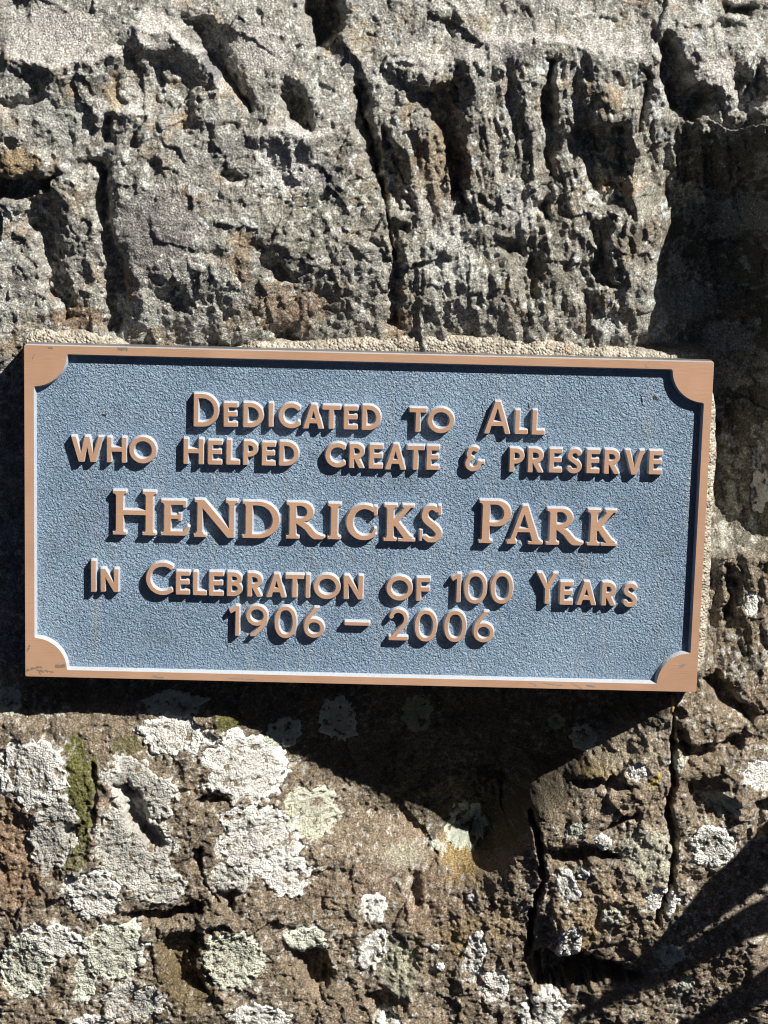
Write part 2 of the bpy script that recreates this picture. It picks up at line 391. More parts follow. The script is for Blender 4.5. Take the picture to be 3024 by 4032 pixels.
CRACKS = [  # polyline, half width px, depth mm
 ([(1150,1754),(1170,1844),(1175,1904),(1150,1979),(1140,2079),(1165,2139)], 9, 18),
 ([(1457,1532),(1456,1704),(1444,1754),(1458,1804),(1450,1914),(1420,1990)], 10, 17),
 ([(1462,1540),(1478,1600),(1490,1640)], 16, 9),
 ([(1140,2139),(1150,2212),(1150,2300)], 7, 10),
 ([(416,1736),(460,1722)], 4, 4),
 ([(880,250),(908,236)], 3, 3),
 ([(765,190),(800,300),(836,460),(852,560)], 5, 8),
 ([(430,1836),(440,1900),(470,1950)], 5, 4),
 ([(200,1650),(206,1730),(196,1800)], 7, 4),
]
# ledges: polyline, how far the rock under it stands proud (mm), reach above, reach below (px)
LEDGES = [
 ([(1000,128),(1045,96),(1180,86),(1265,96),(1330,118),(1430,102)], 6, 60, 120),
 ([(880,128),(950,140),(1000,134)], 4, 40, 60),
 ([(310,62),(372,66),(430,116),(482,194)], 5, 30, 60),
 ([(565,292),(620,284),(696,284)], 4, 30, 60),
 ([(20,110),(100,150),(200,130),(300,90)], 5, 90, 60),
 ([(1545,1196),(1600,1190),(1659,1205)], 6, 30, 60),
 ([(1490,170),(1560,190),(1659,245)], 5, 60, 30),
 ([(235,244),(300,250)], 4, 20, 40),
]
SMOOTH = [(120,70,110,70),(340,60,60,40),(430,130,60,50),(330,500,120,110),(560,110,80,60),(1100,110,40,25),(920,140,60,15),(1560,150,60,30)]   # smoother, pale facets: centre, radii

# grid in the plane of the plaque: fine inside the frame, wider outside it
STEP = 0.00047
def axis(c0, c1, m0, m1, nm):
    core = np.arange(c0, c1, STEP)
    t = np.linspace(0, 1, nm + 1)[1:]
    g = t ** 1.2
    return np.concatenate([(c0 - m0 * g)[::-1], core, core[-1] + m1 * g])
XS = axis(-0.190, 0.188, 0.24, 0.28, 115)
ZS = axis(-0.262, 0.250, 0.17, 0.17, 85)
X, Z = np.meshgrid(XS, ZS); NZ, NX = X.shape
D = np.full(X.shape, 0.015)
for _ in range(5):
    gx, gy = to_g(X, D, Z); D = 0.5 * D + 0.5 * base_depth(gx, gy) / 1000
gx, gy = to_g(X, D, Z)
mx, mz = X * 1000, Z * 1000                                    # millimetres
wx = fbm(mx / 16, mz / 16, 1, 4, 0.55) * 9; wy = fbm(mx / 16, mz / 16, 2, 4, 0.55) * 9
wfx = fbm(mx / 4, mz / 4, 5, 3, 0.6) * 5; wfy = fbm(mx / 4, mz / 4, 6, 3, 0.6) * 5
fx_, fy_ = gx + wx * 2.4 + wfx * 1.4, gy + wy * 2.4 + wfy * 1.4                                    # uneven outlines for every mark
dep = D * 1000
smooth = np.zeros_like(dep)
for cx, cy, rx, ry in SMOOTH:
    smooth = np.maximum(smooth, sstep(1.15, 0.6, np.hypot((fx_ - cx) / rx, (fy_ - cy) / ry) + 0.25 * fbm(mx / 9, mz / 9, 61, 2)))
hmod = fbm(mx / 8, mz / 10, 8, 3, 0.6); hm = np.zeros_like(dep)
for pts, dm, soft in HOLLOWS:
    x0, y0 = np.min(pts, 0) - 60; x1, y1 = np.max(pts, 0) + 60
    m = (gx > x0) & (gx < x1) & (gy > y0) & (gy < y1)
    sdv = poly_sd(fx_[m], fy_[m], pts); hm[m] = np.maximum(hm[m], sstep(soft * 2, -soft, sdv)); tex = 1 + 0.45 * hmod[m]; dep[m] += dm * 1.5 * tex * (0.75 * sstep(soft * 1.0, -soft * 1.1, sdv) + 0.25 * sstep(soft * 3, -soft * 2, sdv))
for pts, hw, dm in CRACKS:
    x0, y0 = np.min(pts, 0) - 60; x1, y1 = np.max(pts, 0) + 60
    m = (gx > x0) & (gx < x1) & (gy > y0) & (gy < y1)
    dd = seg_dist(gx[m] + wx[m] * 0.6 + wfx[m] * 1.3, gy[m] + wy[m] * 0.6 + wfy[m] * 1.3, pts); ww = np.clip(0.75 + 0.7 * hmod[m], 0.2, 1.6); dep[m] += dm * ww * sstep(hw * 1.5 * ww, hw * 0.2 * ww, dd)
lit_strip = np.zeros_like(dep)
for pts, h, ra, rb in LEDGES:
    pts = np.array(pts, float)
    ly = np.interp(fx_, pts[:, 0], pts[:, 1]); side = sstep(pts[0, 0] - 40, pts[0, 0] + 10, fx_) * sstep(pts[-1, 0] + 40, pts[-1, 0] - 10, fx_)
    s = fy_ - ly                                               # > 0 below the ledge
    prof = np.where(s > 0, np.exp(-np.clip(s, 0, 9e9) / rb), np.exp(-np.abs(s) / ra * 1.6))
    dep -= 1.2 * h * side * prof
    lit_strip = np.maximum(lit_strip, side * sstep(15, 4, np.abs(s + 6)))
white, grey, green, pale = (0.70, 0.69, 0.65), (0.50, 0.49, 0.45), (0.62, 0.64, 0.54), (0.40, 0.43, 0.36)
ROS = [  # cx, cy, rx, ry, turn, colour
 (378,1588,92,52,0,white),(532,1655,104,86,10,white),(560,1810,100,92,20,white),(672,1752,66,64,0,(0.52,0.52,0.42)),(620,1890,60,56,0,white),(498,1894,52,42,0,grey),
 (70,1668,84,84,0,white),(115,1800,56,96,12,grey),(300,1702,98,62,30,grey),(290,1830,92,110,-25,grey),(345,1915,66,42,0,grey),(200,1925,70,60,0,white),
 (250,2050,76,74,0,green),(58,2088,66,78,0,green),(115,2030,80,40,15,white),(182,2116,26,52,0,green),(290,2162,78,46,0,grey),
 (506,2072,74,68,0,(0.55,0.565,0.46)),(662,2032,52,34,0,green),(560,2196,78,30,0,white),(806,1956,28,32,0,white),(806,2052,28,48,20,white),(200,2212,50,24,0,white),
 (1026,2064,24,50,10,white),(1070,2128,32,34,0,white),(1172,2184,62,44,-20,white),(838,2206,24,22,0,white),(1018,1939,12,10,0,white),(940,1823,14,12,0,pale),(950,2088,12,9,0,white),(940,2046,12,9,0,white),
 (1538,1826,54,50,0,white),(1640,1672,34,30,20,white),(1226,1916,24,40,-25,white),(1432,1944,38,28,0,white),(1230,2034,28,38,15,white),(1302,1818,18,22,0,white),(1376,1664,24,18,-15,white),(1262,1888,16,14,0,white),(1322,1980,22,20,0,pale),(1246,1790,20,16,0,pale),(1462,1652,18,14,0,pale),
 (375,1520,74,32,0,pale),(612,1582,48,36,-20,pale),(730,1552,48,54,0,pale),(1260,1592,30,27,0,pale),(1006,1786,52,58,10,(0.44,0.47,0.39)),(900,1540,34,40,0,(0.26,0.27,0.17)),(1200,1560,18,18,0,(0.24,0.25,0.16)),(20,1515,26,30,0,pale),
 (1560,1740,36,20,0,pale),(1450,2062,30,22,0,pale),(1640,1060,22,46,0,white),(1480,2130,16,12,0,pale),(1620,1300,16,26,0,white),
]
def rosette(cx, cy, rx, ry, ang, sd_, s):
    ca, sa = math.cos(math.radians(ang)), math.sin(math.radians(ang))
    ux, uy = gx[s] + wx[s] * 0.4 - cx, gy[s] + wy[s] * 0.4 - cy
    a, b = (ux * ca + uy * sa) / rx, (-ux * sa + uy * ca) / ry
    th = np.arctan2(b, a); r_ = np.hypot(a, b); size = math.sqrt(rx * ry)
    lob = 0.20 * perlin(2.2 * np.cos(th) + sd_, 2.2 * np.sin(th)) + 0.10 * perlin(5 * np.cos(th) + sd_, 5 * np.sin(th), 3)
    bite = 0.36 * fbm(mx[s] / 8, mz[s] / 8, sd_ % 50 + 50, 3, 0.6) + 0.20 * fbm(mx[s] / 2.6, mz[s] / 2.6, 44, 2)
    return (1 - r_ + lob + bite * 0.8) * size / 4.81          # mm inside the rim
def ros_slice(cx, cy, rx, ry):
    m = (np.abs(gx - cx) < max(rx, ry) * 1.6) & (np.abs(gy - cy) < max(rx, ry) * 1.6)
    jj, ii = np.where(m)
    return None if len(jj) == 0 else np.s_[jj.min():jj.max() + 1, ii.min():ii.max() + 1]
rr = np.random.default_rng(21)
ROSD = []; lich = np.zeros_like(dep); halo = np.zeros_like(dep)
for cx, cy, rx, ry, ang, c in ROS:
    s = ros_slice(cx, cy, rx, ry); sd_ = int(rr.integers(1, 999))
    if s is None: continue
    if rx > 40: rx *= 0.88; ry *= 0.88
    e = rosette(cx, cy, rx, ry, ang, sd_, s); ROSD.append((s, sd_, e, math.sqrt(rx * ry), np.array(c, np.float32)))
    lich[s] = np.maximum(lich[s], sstep(-0.6, 0.8, e)); halo[s] = np.maximum(halo[s], sstep(-7, 1, e))
smooth = np.maximum(smooth, 0.75 * lit_strip)
rough = (1 - 0.75 * smooth) * (1 - 0.6 * lich) * (1 + 0.35 * hm)
lower = sstep(1430, 1520, gy)
upR = sstep(780, 900, gx) * sstep(80, 160, gy) * (1 - lower)    # upright fluting right of the fissure
# facets and knobs
n_big = fbm(mx / 42, mz / 42, 11, 3, 0.5)
n_mid = fbm((mx + 3 * wx * 0.1) / 15, mz / 19, 12, 4, 0.55)
n_rdg = fbm(mx / 11, mz / 24, 13, 3, 0.5, ridged=True)
flute = fbm((mx + 0.16 * mz + wx * .2) / 11, mz / 55, 14, 3, 0.5, ridged=True)
w1, w2, c1 = worley(mx / 7.5 + 0.35 * n_mid, mz / 8.5 + 0.35 * n_big, 3)
k1, k2, c2 = worley(mx / 2.6 + 0.3 * n_mid, mz / 2.6, 4)
n_fin = fbm(mx / 2.6, mz / 2.6, 15, 3, 0.6)
pit = sstep(0.30, 0.62, fbm(mx / 5.5, mz / 6.5, 16, 3, 0.55))
fa = facet((mx + 0.5 * wx) / 27, (mz + 0.5 * wy) / 33, 2, 0.5); fb = facet((mx + 0.25 * wx) / 7.5, (mz + .25 * wy) / 9, 5, 0.45); fc_ = facet((mx + 0.1 * wx) / 3.1, (mz + .1 * wy) / 3.4, 7, 0.5)
dep -= (6.0 * fa * (1 - 0.7 * lich) * (1 - 0.5 * smooth) + 2.1 * fb * rough + 0.75 * fc_ * rough) * (1 - 0.25 * lower) * 0.8
dep += -2.6 * n_big - 1.35 * n_mid * rough - 1.1 * n_rdg * rough - 3.4 * upR * flute * rough
dep += (-(0.5 - w1) * (0.55 + 0.9 * lower) - (0.55 - k1) * (0.26 + 0.3 * lower) - (0.50 + 0.45 * lower) * n_fin + (0.35 + 1.2 * lower) * pit) * rough
dep -= 0.25 * n_fin * smooth
dep_mm = dep
# keep the rock behind plaque and mortar
pin = poly_sd(gx, gy, [(70,765),(1520,800),(1480,1470),(70,1440)])
dep_mm = np.where(pin < 40, np.maximum(dep_mm, 15 + 0 * pin) * sstep(40, 0, pin) + dep_mm * (1 - sstep(40, 0, pin)), dep_mm)
Y = dep_mm / 1000

# ------------------------------------------------------------------ rock colours, with some light and shade painted in
def C(*c): return np.array(c, np.float32)
def mixc(a, b, f): return a * (1 - f[..., None]) + b * f[..., None]
a1 = fbm(mx / 30, mz / 30, 31, 4, 0.6); a2 = fbm(mx / 9, mz / 9, 32, 4, 0.6); a3 = fbm(mx / 3.2, mz / 3.2, 33, 3, 0.6); a4 = fbm(mx / 18, mz / 22, 34, 4, 0.6)
col = np.broadcast_to(C(0.385, 0.38, 0.35), gx.shape + (3,)).copy()
col = mixc(col, C(0.30, 0.305, 0.275), sstep(-0.05, 0.45, a1))            # olive grey
col = mixc(col, C(0.335, 0.27, 0.185), sstep(0.05, 0.42, a4 + 0.2 * a2) * 0.65)         # ochre stain
col = mixc(col, C(0.52, 0.50, 0.46), sstep(0.10, 0.5, a2) * 0.8)        # pale crust
col = mixc(col, C(0.16, 0.15, 0.135), sstep(0.08, 0.42, -a2) * 0.65)
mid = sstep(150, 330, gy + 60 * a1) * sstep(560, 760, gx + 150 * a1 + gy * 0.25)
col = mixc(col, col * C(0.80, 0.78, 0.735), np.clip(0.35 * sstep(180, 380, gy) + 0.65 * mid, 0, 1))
brown = np.broadcast_to(C(0.25, 0.202, 0.145), gx.shape + (3,)).copy()
brown = mixc(brown, C(0.34, 0.27, 0.195), sstep(0.0, 0.45, a4))
brown = mixc(brown, C(0.10, 0.085, 0.070), sstep(0.08, 0.48, -a2 + 0.4 * a1) * 0.75)
brown = mixc(brown, C(0.40, 0.375, 0.33), sstep(0.10, 0.42, a3 + 0.3 * a1) * 0.75)
rightlow = sstep(1500, 1560, gx) * sstep(1100, 1200, gy)
lowmask = np.clip(sstep(1380, 1500, gy + 30 * a1) + rightlow, 0, 1)
col = mixc(col, brown, lowmask)
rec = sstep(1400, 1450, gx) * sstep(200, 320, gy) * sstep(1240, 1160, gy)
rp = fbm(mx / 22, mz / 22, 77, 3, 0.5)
col = mixc(col, mixc(np.broadcast_to(C(0.16, 0.15, 0.115), col.shape), C(0.50, 0.50, 0.44), sstep(-0.05, 0.2, rp + 0.4 * a3)), rec * 0.8)  # shaded recess: light-dark contrast of its relief put into the colour
und_shade = sstep(40, -20, poly_sd(fx_, fy_, [(60,1440),(1450,1480),(1440,1540),(1080,1850),(940,1780),(700,1660),(480,1540),(60,1520)]))
col = mixc(col, C(0.085, 0.075, 0.05), und_shade * 0.7)  # plaque's cast shadow painted into the rock colour as well
col = mixc(col, C(0.56, 0.53, 0.505), np.clip(smooth, 0, 1) * (1 - lowmask) * 0.7)
col = mixc(col, C(0.60, 0.575, 0.55), lit_strip * (1 - lowmask) * 0.65)  # sunlit edge of the ledges painted in as a pale strip
fl = sstep(0.20, 0.36, a3 + 0.55 * a1 + 0.25 * a2)                        # grey-white lichen flecks
col = mixc(col, C(0.58, 0.58, 0.54), fl * (0.85 - 0.45 * lowmask) * (1 - 0.8 * rec) * (1 - 0.7 * und_shade))
b1 = fbm(mx / 12, mz / 14, 81, 4, 0.6)
upm = (1 - lowmask) * (1 - 0.8 * smooth)
col = mixc(col, C(0.37, 0.27, 0.165), sstep(0.22, 0.45, fbm(mx / 24, mz / 20, 82, 4, 0.62)) * upm * 0.6)     # rust
col = mixc(col, C(0.55, 0.575, 0.565), sstep(0.26, 0.38, b1 + 0.35 * a3) * upm * sstep(100, 500, gx * 0.4 + gy) * 0.85)   # blue-grey lichen film
hf = sstep(0.30, 0.46, a3 * 0.9 + 0.35 * halo + 0.2 * a2) * halo * lowmask * (1 - und_shade)      # specks scattered round the rosettes
col = mixc(col, C(0.52, 0.51, 0.46), 0.85 * hf)
ga = fbm(mx / 7, mz / 7, 40, 3, 0.6)
for cx, cy, rx, ry, c, k in [
    (995,1855,40,55,(0.40,0.29,0.12),.8),(1003,2022,32,52,(0.38,0.28,0.12),.8),(1410,1684,14,10,(0.62,0.46,0.05),1),(1340,1620,50,26,(0.36,0.27,0.11),.6),(1300,1665,55,30,(0.34,0.25,0.11),.6),(1255,2010,40,40,(0.36,0.25,0.08),.6),(1080,1990,30,40,(0.36,0.27,0.10),.5),
    (170,1700,32,110,(0.15,0.15,0.05),.95),(150,1830,40,60,(0.14,0.14,0.06),.7),(490,1560,24,18,(0.13,0.13,0.04),.9),(400,2100,60,80,(0.13,0.10,0.045),.7),(270,1610,30,20,(0.14,0.13,0.05),.7),
    (30,1850,60,110,(0.33,0.22,0.14),.7),(650,1930,70,50,(0.26,0.20,0.14),.6),(800,1900,60,60,(0.24,0.17,0.12),.5),(930,1960,70,90,(0.30,0.22,0.15),.5),
    (1400,1845,60,60,(0.52,0.50,0.40),.95),(870,1850,40,30,(0.42,0.40,0.31),.8),(860,2090,40,60,(0.42,0.42,0.32),.75),(1380,2000,40,40,(0.34,0.27,0.20),.6),
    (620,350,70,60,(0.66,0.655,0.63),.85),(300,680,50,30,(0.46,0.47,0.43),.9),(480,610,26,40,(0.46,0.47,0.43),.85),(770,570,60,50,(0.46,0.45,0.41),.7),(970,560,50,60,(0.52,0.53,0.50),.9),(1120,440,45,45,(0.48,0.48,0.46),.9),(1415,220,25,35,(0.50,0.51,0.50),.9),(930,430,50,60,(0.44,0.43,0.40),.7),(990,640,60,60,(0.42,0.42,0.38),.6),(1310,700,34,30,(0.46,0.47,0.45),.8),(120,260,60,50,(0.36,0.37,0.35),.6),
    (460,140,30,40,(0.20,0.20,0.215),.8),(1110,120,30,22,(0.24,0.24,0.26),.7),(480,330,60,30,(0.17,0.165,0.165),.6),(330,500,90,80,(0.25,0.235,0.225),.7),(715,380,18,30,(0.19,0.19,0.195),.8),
    (30,350,60,30,(0.32,0.22,0.10),.7),(250,210,16,50,(0.40,0.32,0.21),.7),(160,690,60,25,(0.24,0.15,0.08),.7),(620,660,80,50,(0.27,0.18,0.11),.6),(950,360,60,80,(0.30,0.21,0.12),.5),
    (1360,1610,80,50,(0.42,0.37,0.28),.8),(1380,1730,80,50,(0.37,0.30,0.22),.7),(1300,1960,90,60,(0.40,0.315,0.21),.8),(1250,1900,60,60,(0.24,0.19,0.13),.5),(1050,1960,60,120,(0.30,0.24,0.17),.6),(1640,1960,80,40,(0.32,0.28,0.22),.5),
    (1470,650,70,40,(0.36,0.39,0.36),.8)]:
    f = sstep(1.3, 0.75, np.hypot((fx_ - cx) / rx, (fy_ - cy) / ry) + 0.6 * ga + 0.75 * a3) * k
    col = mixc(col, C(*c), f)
col = np.clip(col * (1 + 0.22 * a3 + 0.12 * a2)[..., None], 0.02, 0.8)

# ------------------------------------------------------------------ build boulder
boulder = empty('boulder', (0, 0.02, -0.45), 'rough grey and brown lichen-crusted boulder carrying the plaque', 'boulder')
V = np.stack([X, Y, Z], -1)
boulder_loc = np.array([0, 0.02, -0.45])
idx = np.arange(NZ * NX).reshape(NZ, NX)
F = np.stack([idx[:-1, :-1], idx[:-1, 1:], idx[1:, 1:], idx[1:, :-1]], -1).reshape(-1, 4)
fcx = gx[:-1, :-1].ravel(); fcy = gy[:-1, :-1].ravel()
pwx = (gx + wx * 0.6)[:-1, :-1].ravel(); pwy = (gy + wy * 0.6)[:-1, :-1].ravel()
BLOCK = [(1150,1754),(1170,1844),(1175,1904),(1150,1979),(1140,2079),(1160,2120),(1255,2110),(1384,2112),(1420,1990),(1450,1914),(1458,1804),(1444,1754),(1456,1704),(1457,1532),(1270,1694)]
COLUMN = [(1457,1532),(1456,1704),(1444,1754),(1458,1804),(1450,1914),(1420,1990),(1700,1900),(1900,1700),(1900,1480),(1500,1478)]
reg = np.zeros(len(F), np.int8)
reg[pin[:-1, :-1].ravel() < -55] = -1                          # bedded under the mortar, never seen
reg[poly_sd(pwx, pwy, BLOCK) < 0] = 1
reg[(poly_sd(pwx, pwy, COLUMN) < 0) & (reg == 0)] = 2
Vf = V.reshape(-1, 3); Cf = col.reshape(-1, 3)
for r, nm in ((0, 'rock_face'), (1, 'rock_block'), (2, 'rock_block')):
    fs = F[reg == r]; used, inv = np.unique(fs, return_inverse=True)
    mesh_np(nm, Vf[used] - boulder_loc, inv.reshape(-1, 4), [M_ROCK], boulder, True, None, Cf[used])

# ------------------------------------------------------------------ lichen rosettes: crusts that lie on the rock
gyx = np.gradient(Y, ZS, XS); NRM = np.stack([gyx[1], -np.ones_like(Y), gyx[0]], -1); NRM /= np.linalg.norm(NRM, axis=-1, keepdims=True)
h1, h2, hc = worley(mx / 1.7, mz / 1.7, 9)
for s, sd_, e, size, c in ROSD:
    thick = np.where(e > 0, 0.45 * sstep(0, 1.1, e) + 0.45 * sstep(0, 1.1, e) * sstep(7, 1.2, e), e * 0.8) - 0.10
    thick += np.where(e > 0, 0.22 * (0.45 - h1[s]) * sstep(0, 1.2, e) + 0.55 * n_fin[s] * sstep(0, 1.5, e), 0)
    hole = sstep(0.14, 0.32, fbm(mx[s] / 5, mz[s] / 5, sd_ % 40 + 120, 3, 0.6) - 0.02 * (size - 60) / 40)
    thick -= 1.3 * hole * sstep(0.5, 2.5, e)
    keep = e > -0.8
    P = V[s] + NRM[s] * (thick / 1000)[..., None]
    cc = np.broadcast_to(c, P.shape).copy()
    cc = mixc(cc, c * 0.66 + 0.02, sstep(1.5, 7, e) * 0.8 * sstep(-0.2, 0.3, a2[s] + 0.3))
    cc = mixc(cc, c * np.array([0.55, 0.50, 0.42], np.float32), sstep(0.2, 0.5, a3[s]) * 0.5)
    cc = mixc(cc, np.minimum(c * 1.14, 0.78), sstep(3.0, 1.0, e) * 0.8)                # pale growing rim
    cc *= (1 + 0.10 * (hc[s] - 0.5))[..., None]
    li = np.arange(P.shape[0] * P.shape[1]).reshape(P.shape[:2])
    kf = keep[:-1, :-1] & keep[1:, :-1] & keep[:-1, 1:] & keep[1:, 1:]
    if kf.sum() < 10: continue
    fs = np.stack([li[:-1, :-1], li[:-1, 1:], li[1:, 1:], li[1:, :-1]], -1)[kf]
    used, inv = np.unique(fs, return_inverse=True)
    mesh_np('lichen_patch', P.reshape(-1, 3)[used] - boulder_loc, inv.reshape(-1, 4), [M_LICHEN], boulder, True, None, cc.reshape(-1, 3)[used])

# ------------------------------------------------------------------ mortar bed
MOUT = [(46,800),(46,740),(52,722),(80,711),(180,714),(262,734),(300,760),(420,762),(510,748),(560,738),(640,741),(720,733),(800,727),(900,721),(1100,728),(1250,742),(1400,757),(1480,762),(1526,769),(1530,790),(1524,850),(1543,852),(1548,900),(1547,1000),(1540,1100),(1533,1300),(1524,1420),(1508,1476),(1470,1470),(1300,1450),(700,1430),(100,1420),(64,1390),(66,900)]
mo = np.array([from_g(x, y, 0.011)[[0, 2]] for x, y in MOUT]) * 1000
ax = np.arange(mo[:, 0].min() - 8, mo[:, 0].max() + 8, 0.55); az = np.arange(mo[:, 1].min() - 8, mo[:, 1].max() + 8, 0.55)
AX, AZ_ = np.meshgrid(ax, az)
msd = poly_sd(AX, AZ_, mo.tolist()) + 0.9 * fbm(AX / 6, AZ_ / 6, 71, 3)
q1, q2, qc = worley(AX / 1.05 + 0.3 * fbm(AX / 3, AZ_ / 3, 73, 2), AZ_ / 1.05, 6)
mdep = 10.4 + 0.22 * np.clip(msd + 4.5, 0, 4.5) ** 2 * 0.6 + np.where(msd > 0, msd * 9, 0) - 0.9 * (0.5 - q1) * np.clip(0.6 + 1.1 * fbm(AX / 7, AZ_ / 7, 74, 2), 0.1, 1.3) + 1.5 * fbm(AX / 7, AZ_ / 7, 72, 4, 0.6)
keep = (msd > -16) & (msd < 4.0)
li = np.arange(AX.size).reshape(AX.shape)
kf = keep[:-1, :-1] & keep[1:, :-1] & keep[:-1, 1:] & keep[1:, 1:]
fs = np.stack([li[:-1, :-1], li[:-1, 1:], li[1:, 1:], li[1:, :-1]], -1)[kf]
used, inv = np.unique(fs, return_inverse=True)
mor = mesh_np('mortar_bed', np.stack([AX, mdep, AZ_], -1).reshape(-1, 3)[used] / 1000, inv.reshape(-1, 4), [M_MORTAR], None)
mor['label'] = 'coarse sandy mortar bed squeezed out between boulder and plaque'; mor['category'] = 'mortar'

# ------------------------------------------------------------------ relief shapes: signed distance -> drafted solid
RELIEF = 3.1; DRAFT = 0.62
def box_seg(px, py, p0, p1, h0, h1, butt0, butt1):
    dx, dy = p1[0] - p0[0], p1[1] - p0[1]; L = math.hypot(dx, dy) + 1e-9; dx /= L; dy /= L
    t = (px - p0[0]) * dx + (py - p0[1]) * dy; n = np.abs(-(px - p0[0]) * dy + (py - p0[1]) * dx)
    hw = h0 + (h1 - h0) * np.clip(t / L, 0, 1)
    q = n - hw
    over0 = -t; over1 = t - L
    d = q.copy()
    for over, butt in ((over0, butt0), (over1, butt1)):
        o = over > 0
        if butt:
            d = np.where(o, np.where(q > 0, np.hypot(np.maximum(q, 0), over), over), np.where((over > -0.6) & (q < 0), np.maximum(q, over), d))
        else:
            d = np.where(o, np.hypot(n, over) - hw, d)
    return d
def shape_sd(px, py, strokes):
    s = np.full(px.shape, 1e3)
    for pts, hw, closed in strokes:
        n = len(pts)
        hws = hw if hasattr(hw, '__len__') else [hw] * n
        segs = [(i, i + 1) for i in range(n - 1)] + ([(n - 1, 0)] if closed else [])
        for k, (i, j) in enumerate(segs):
            s = np.minimum(s, box_seg(px, py, pts[i], pts[j], hws[i], hws[j], (not closed) and k == 0, (not closed) and k == len(segs) - 1))
    return s
def contours(S, x0, y0, st):
    """marching squares on S == 0, closed loops"""
    ny, nx = S.shape; inn = S < 0
    code = inn[:-1, :-1] * 1 + inn[:-1, 1:] * 2 + inn[1:, 1:] * 4 + inn[1:, :-1] * 8
    nxt = {}
    def pt(e):
        k, j, i = e
        if k == 0: a, b = S[j, i], S[j, i + 1]; t = a / (a - b); return (x0 + (i + t) * st, y0 + j * st)
        a, b = S[j, i], S[j + 1, i]; t = a / (a - b); return (x0 + i * st, y0 + (j + t) * st)
    T = {1: [(3, 0)], 2: [(0, 1)], 3: [(3, 1)], 4: [(1, 2)], 5: [(3, 2), (1, 0)], 6: [(0, 2)], 7: [(3, 2)], 8: [(2, 3)], 9: [(2, 0)], 10: [(0, 3), (2, 1)], 11: [(2, 1)], 12: [(1, 3)], 13: [(1, 0)], 14: [(0, 3)]}
    for j, i in zip(*np.where((code > 0) & (code < 15))):
        ed = {0: (0, j, i), 1: (1, j, i + 1), 2: (0, j + 1, i), 3: (1, j, i)}
        for a, b in T[int(code[j, i])]: nxt[ed[a]] = ed[b]
    loops = []
    while nxt:
        s = next(iter(nxt)); lp = []; e = s
        while e in nxt:
            lp.append(pt(e)); e = nxt.pop(e)
        if len(lp) > 5: loops.append(np.array(lp))
    return loops
def relief_solid(name, S, x0, y0, st, parent, origin, draft=DRAFT, z_top=0.0, z_base=RELIEF + 0.25, outer_draft=None, inset=0.08):
    """S in mm (plaque x, z).  Face at depth z_top, sides sloping out to z_base."""
    GY_, GX_ = np.gradient(S, st)
    def grad(p):
        a = (p[:, 0] - x0) / st; b = (p[:, 1] - y0) / st
        i = np.clip(np.round(a).astype(int), 0, S.shape[1] - 1); j = np.clip(np.round(b).astype(int), 0, S.shape[0] - 1)
        g = np.stack([GX_[j, i], GY_[j, i]], 1); return g / (np.linalg.norm(g, axis=1, keepdims=True) + 1e-6)
    loops = contours(S, x0, y0, st)
    if not loops: return None
    area = [abs(np.sum(l[:, 0] * np.roll(l[:, 1], -1) - l[:, 1] * np.roll(l[:, 0], -1))) for l in loops]
    verts, faces, mi, tops = [], [], [], []
    big = int(np.argmax(area))
    for k, l in enumerate(loops):
        g = grad(l)
        g = (g + np.roll(g, 1, 0) + np.roll(g, -1, 0)); g /= np.linalg.norm(g, axis=1, keepdims=True) + 1e-6
        dr = outer_draft if (outer_draft is not None and k == big) else draft
        n = len(l); o = len(verts)
        for (off, z) in ((-inset, z_top), (0.0, z_top + 0.09), (dr, z_base)):
            verts += [(*(p + gg * off), z) for p, gg in zip(l, g)]
        for r in (0, 1):
            for i in range(n):
                a, b = o + r * n + i, o + r * n + (i + 1) % n
                faces.append((a, b, b + n, a + n)); mi.append(1 if r else 0)
        tops.append((o, n))
    vm = [(x / 1000, z / 1000, y / 1000) for x, y, z in verts]
    polys = [[Vector((verts[o + i][0], verts[o + i][1], 0)) for i in range(n)] for o, n in tops]
    flat = [o + i for o, n in tops for i in range(n)]
    tri = [tuple(flat[i] for i in t) for t in tessellate_polygon(polys)]
    me = bpy.data.meshes.new(name); og = Vector(origin)
    me.from_pydata([Vector(v) - og for v in vm], [], faces + tri)
    me.materials.append(M_COPPER); me.materials.append(M_SIDE)
    me.polygons.foreach_set('material_index', np.array(mi + [0] * len(tri), np.int32))
    me.polygons.foreach_set('use_smooth', np.array([True] * len(faces) + [False] * len(tri)))
    me.validate(); me.update()
    import bmesh
    bm = bmesh.new(); bm.from_mesh(me); bmesh.ops.recalc_face_normals(bm, faces=bm.faces); bm.to_mesh(me); bm.free()
    try: me.set_sharp_from_angle(angle=math.radians(38))
    except Exception: pass
    o = bpy.data.objects.new(name, me); link(o, parent); return o

plaque = empty('plaque', (0, 0.010, -PH / 2000), 'rectangular bronze dedication plaque with raised border and lettering on blue-grey ground', 'plaque')
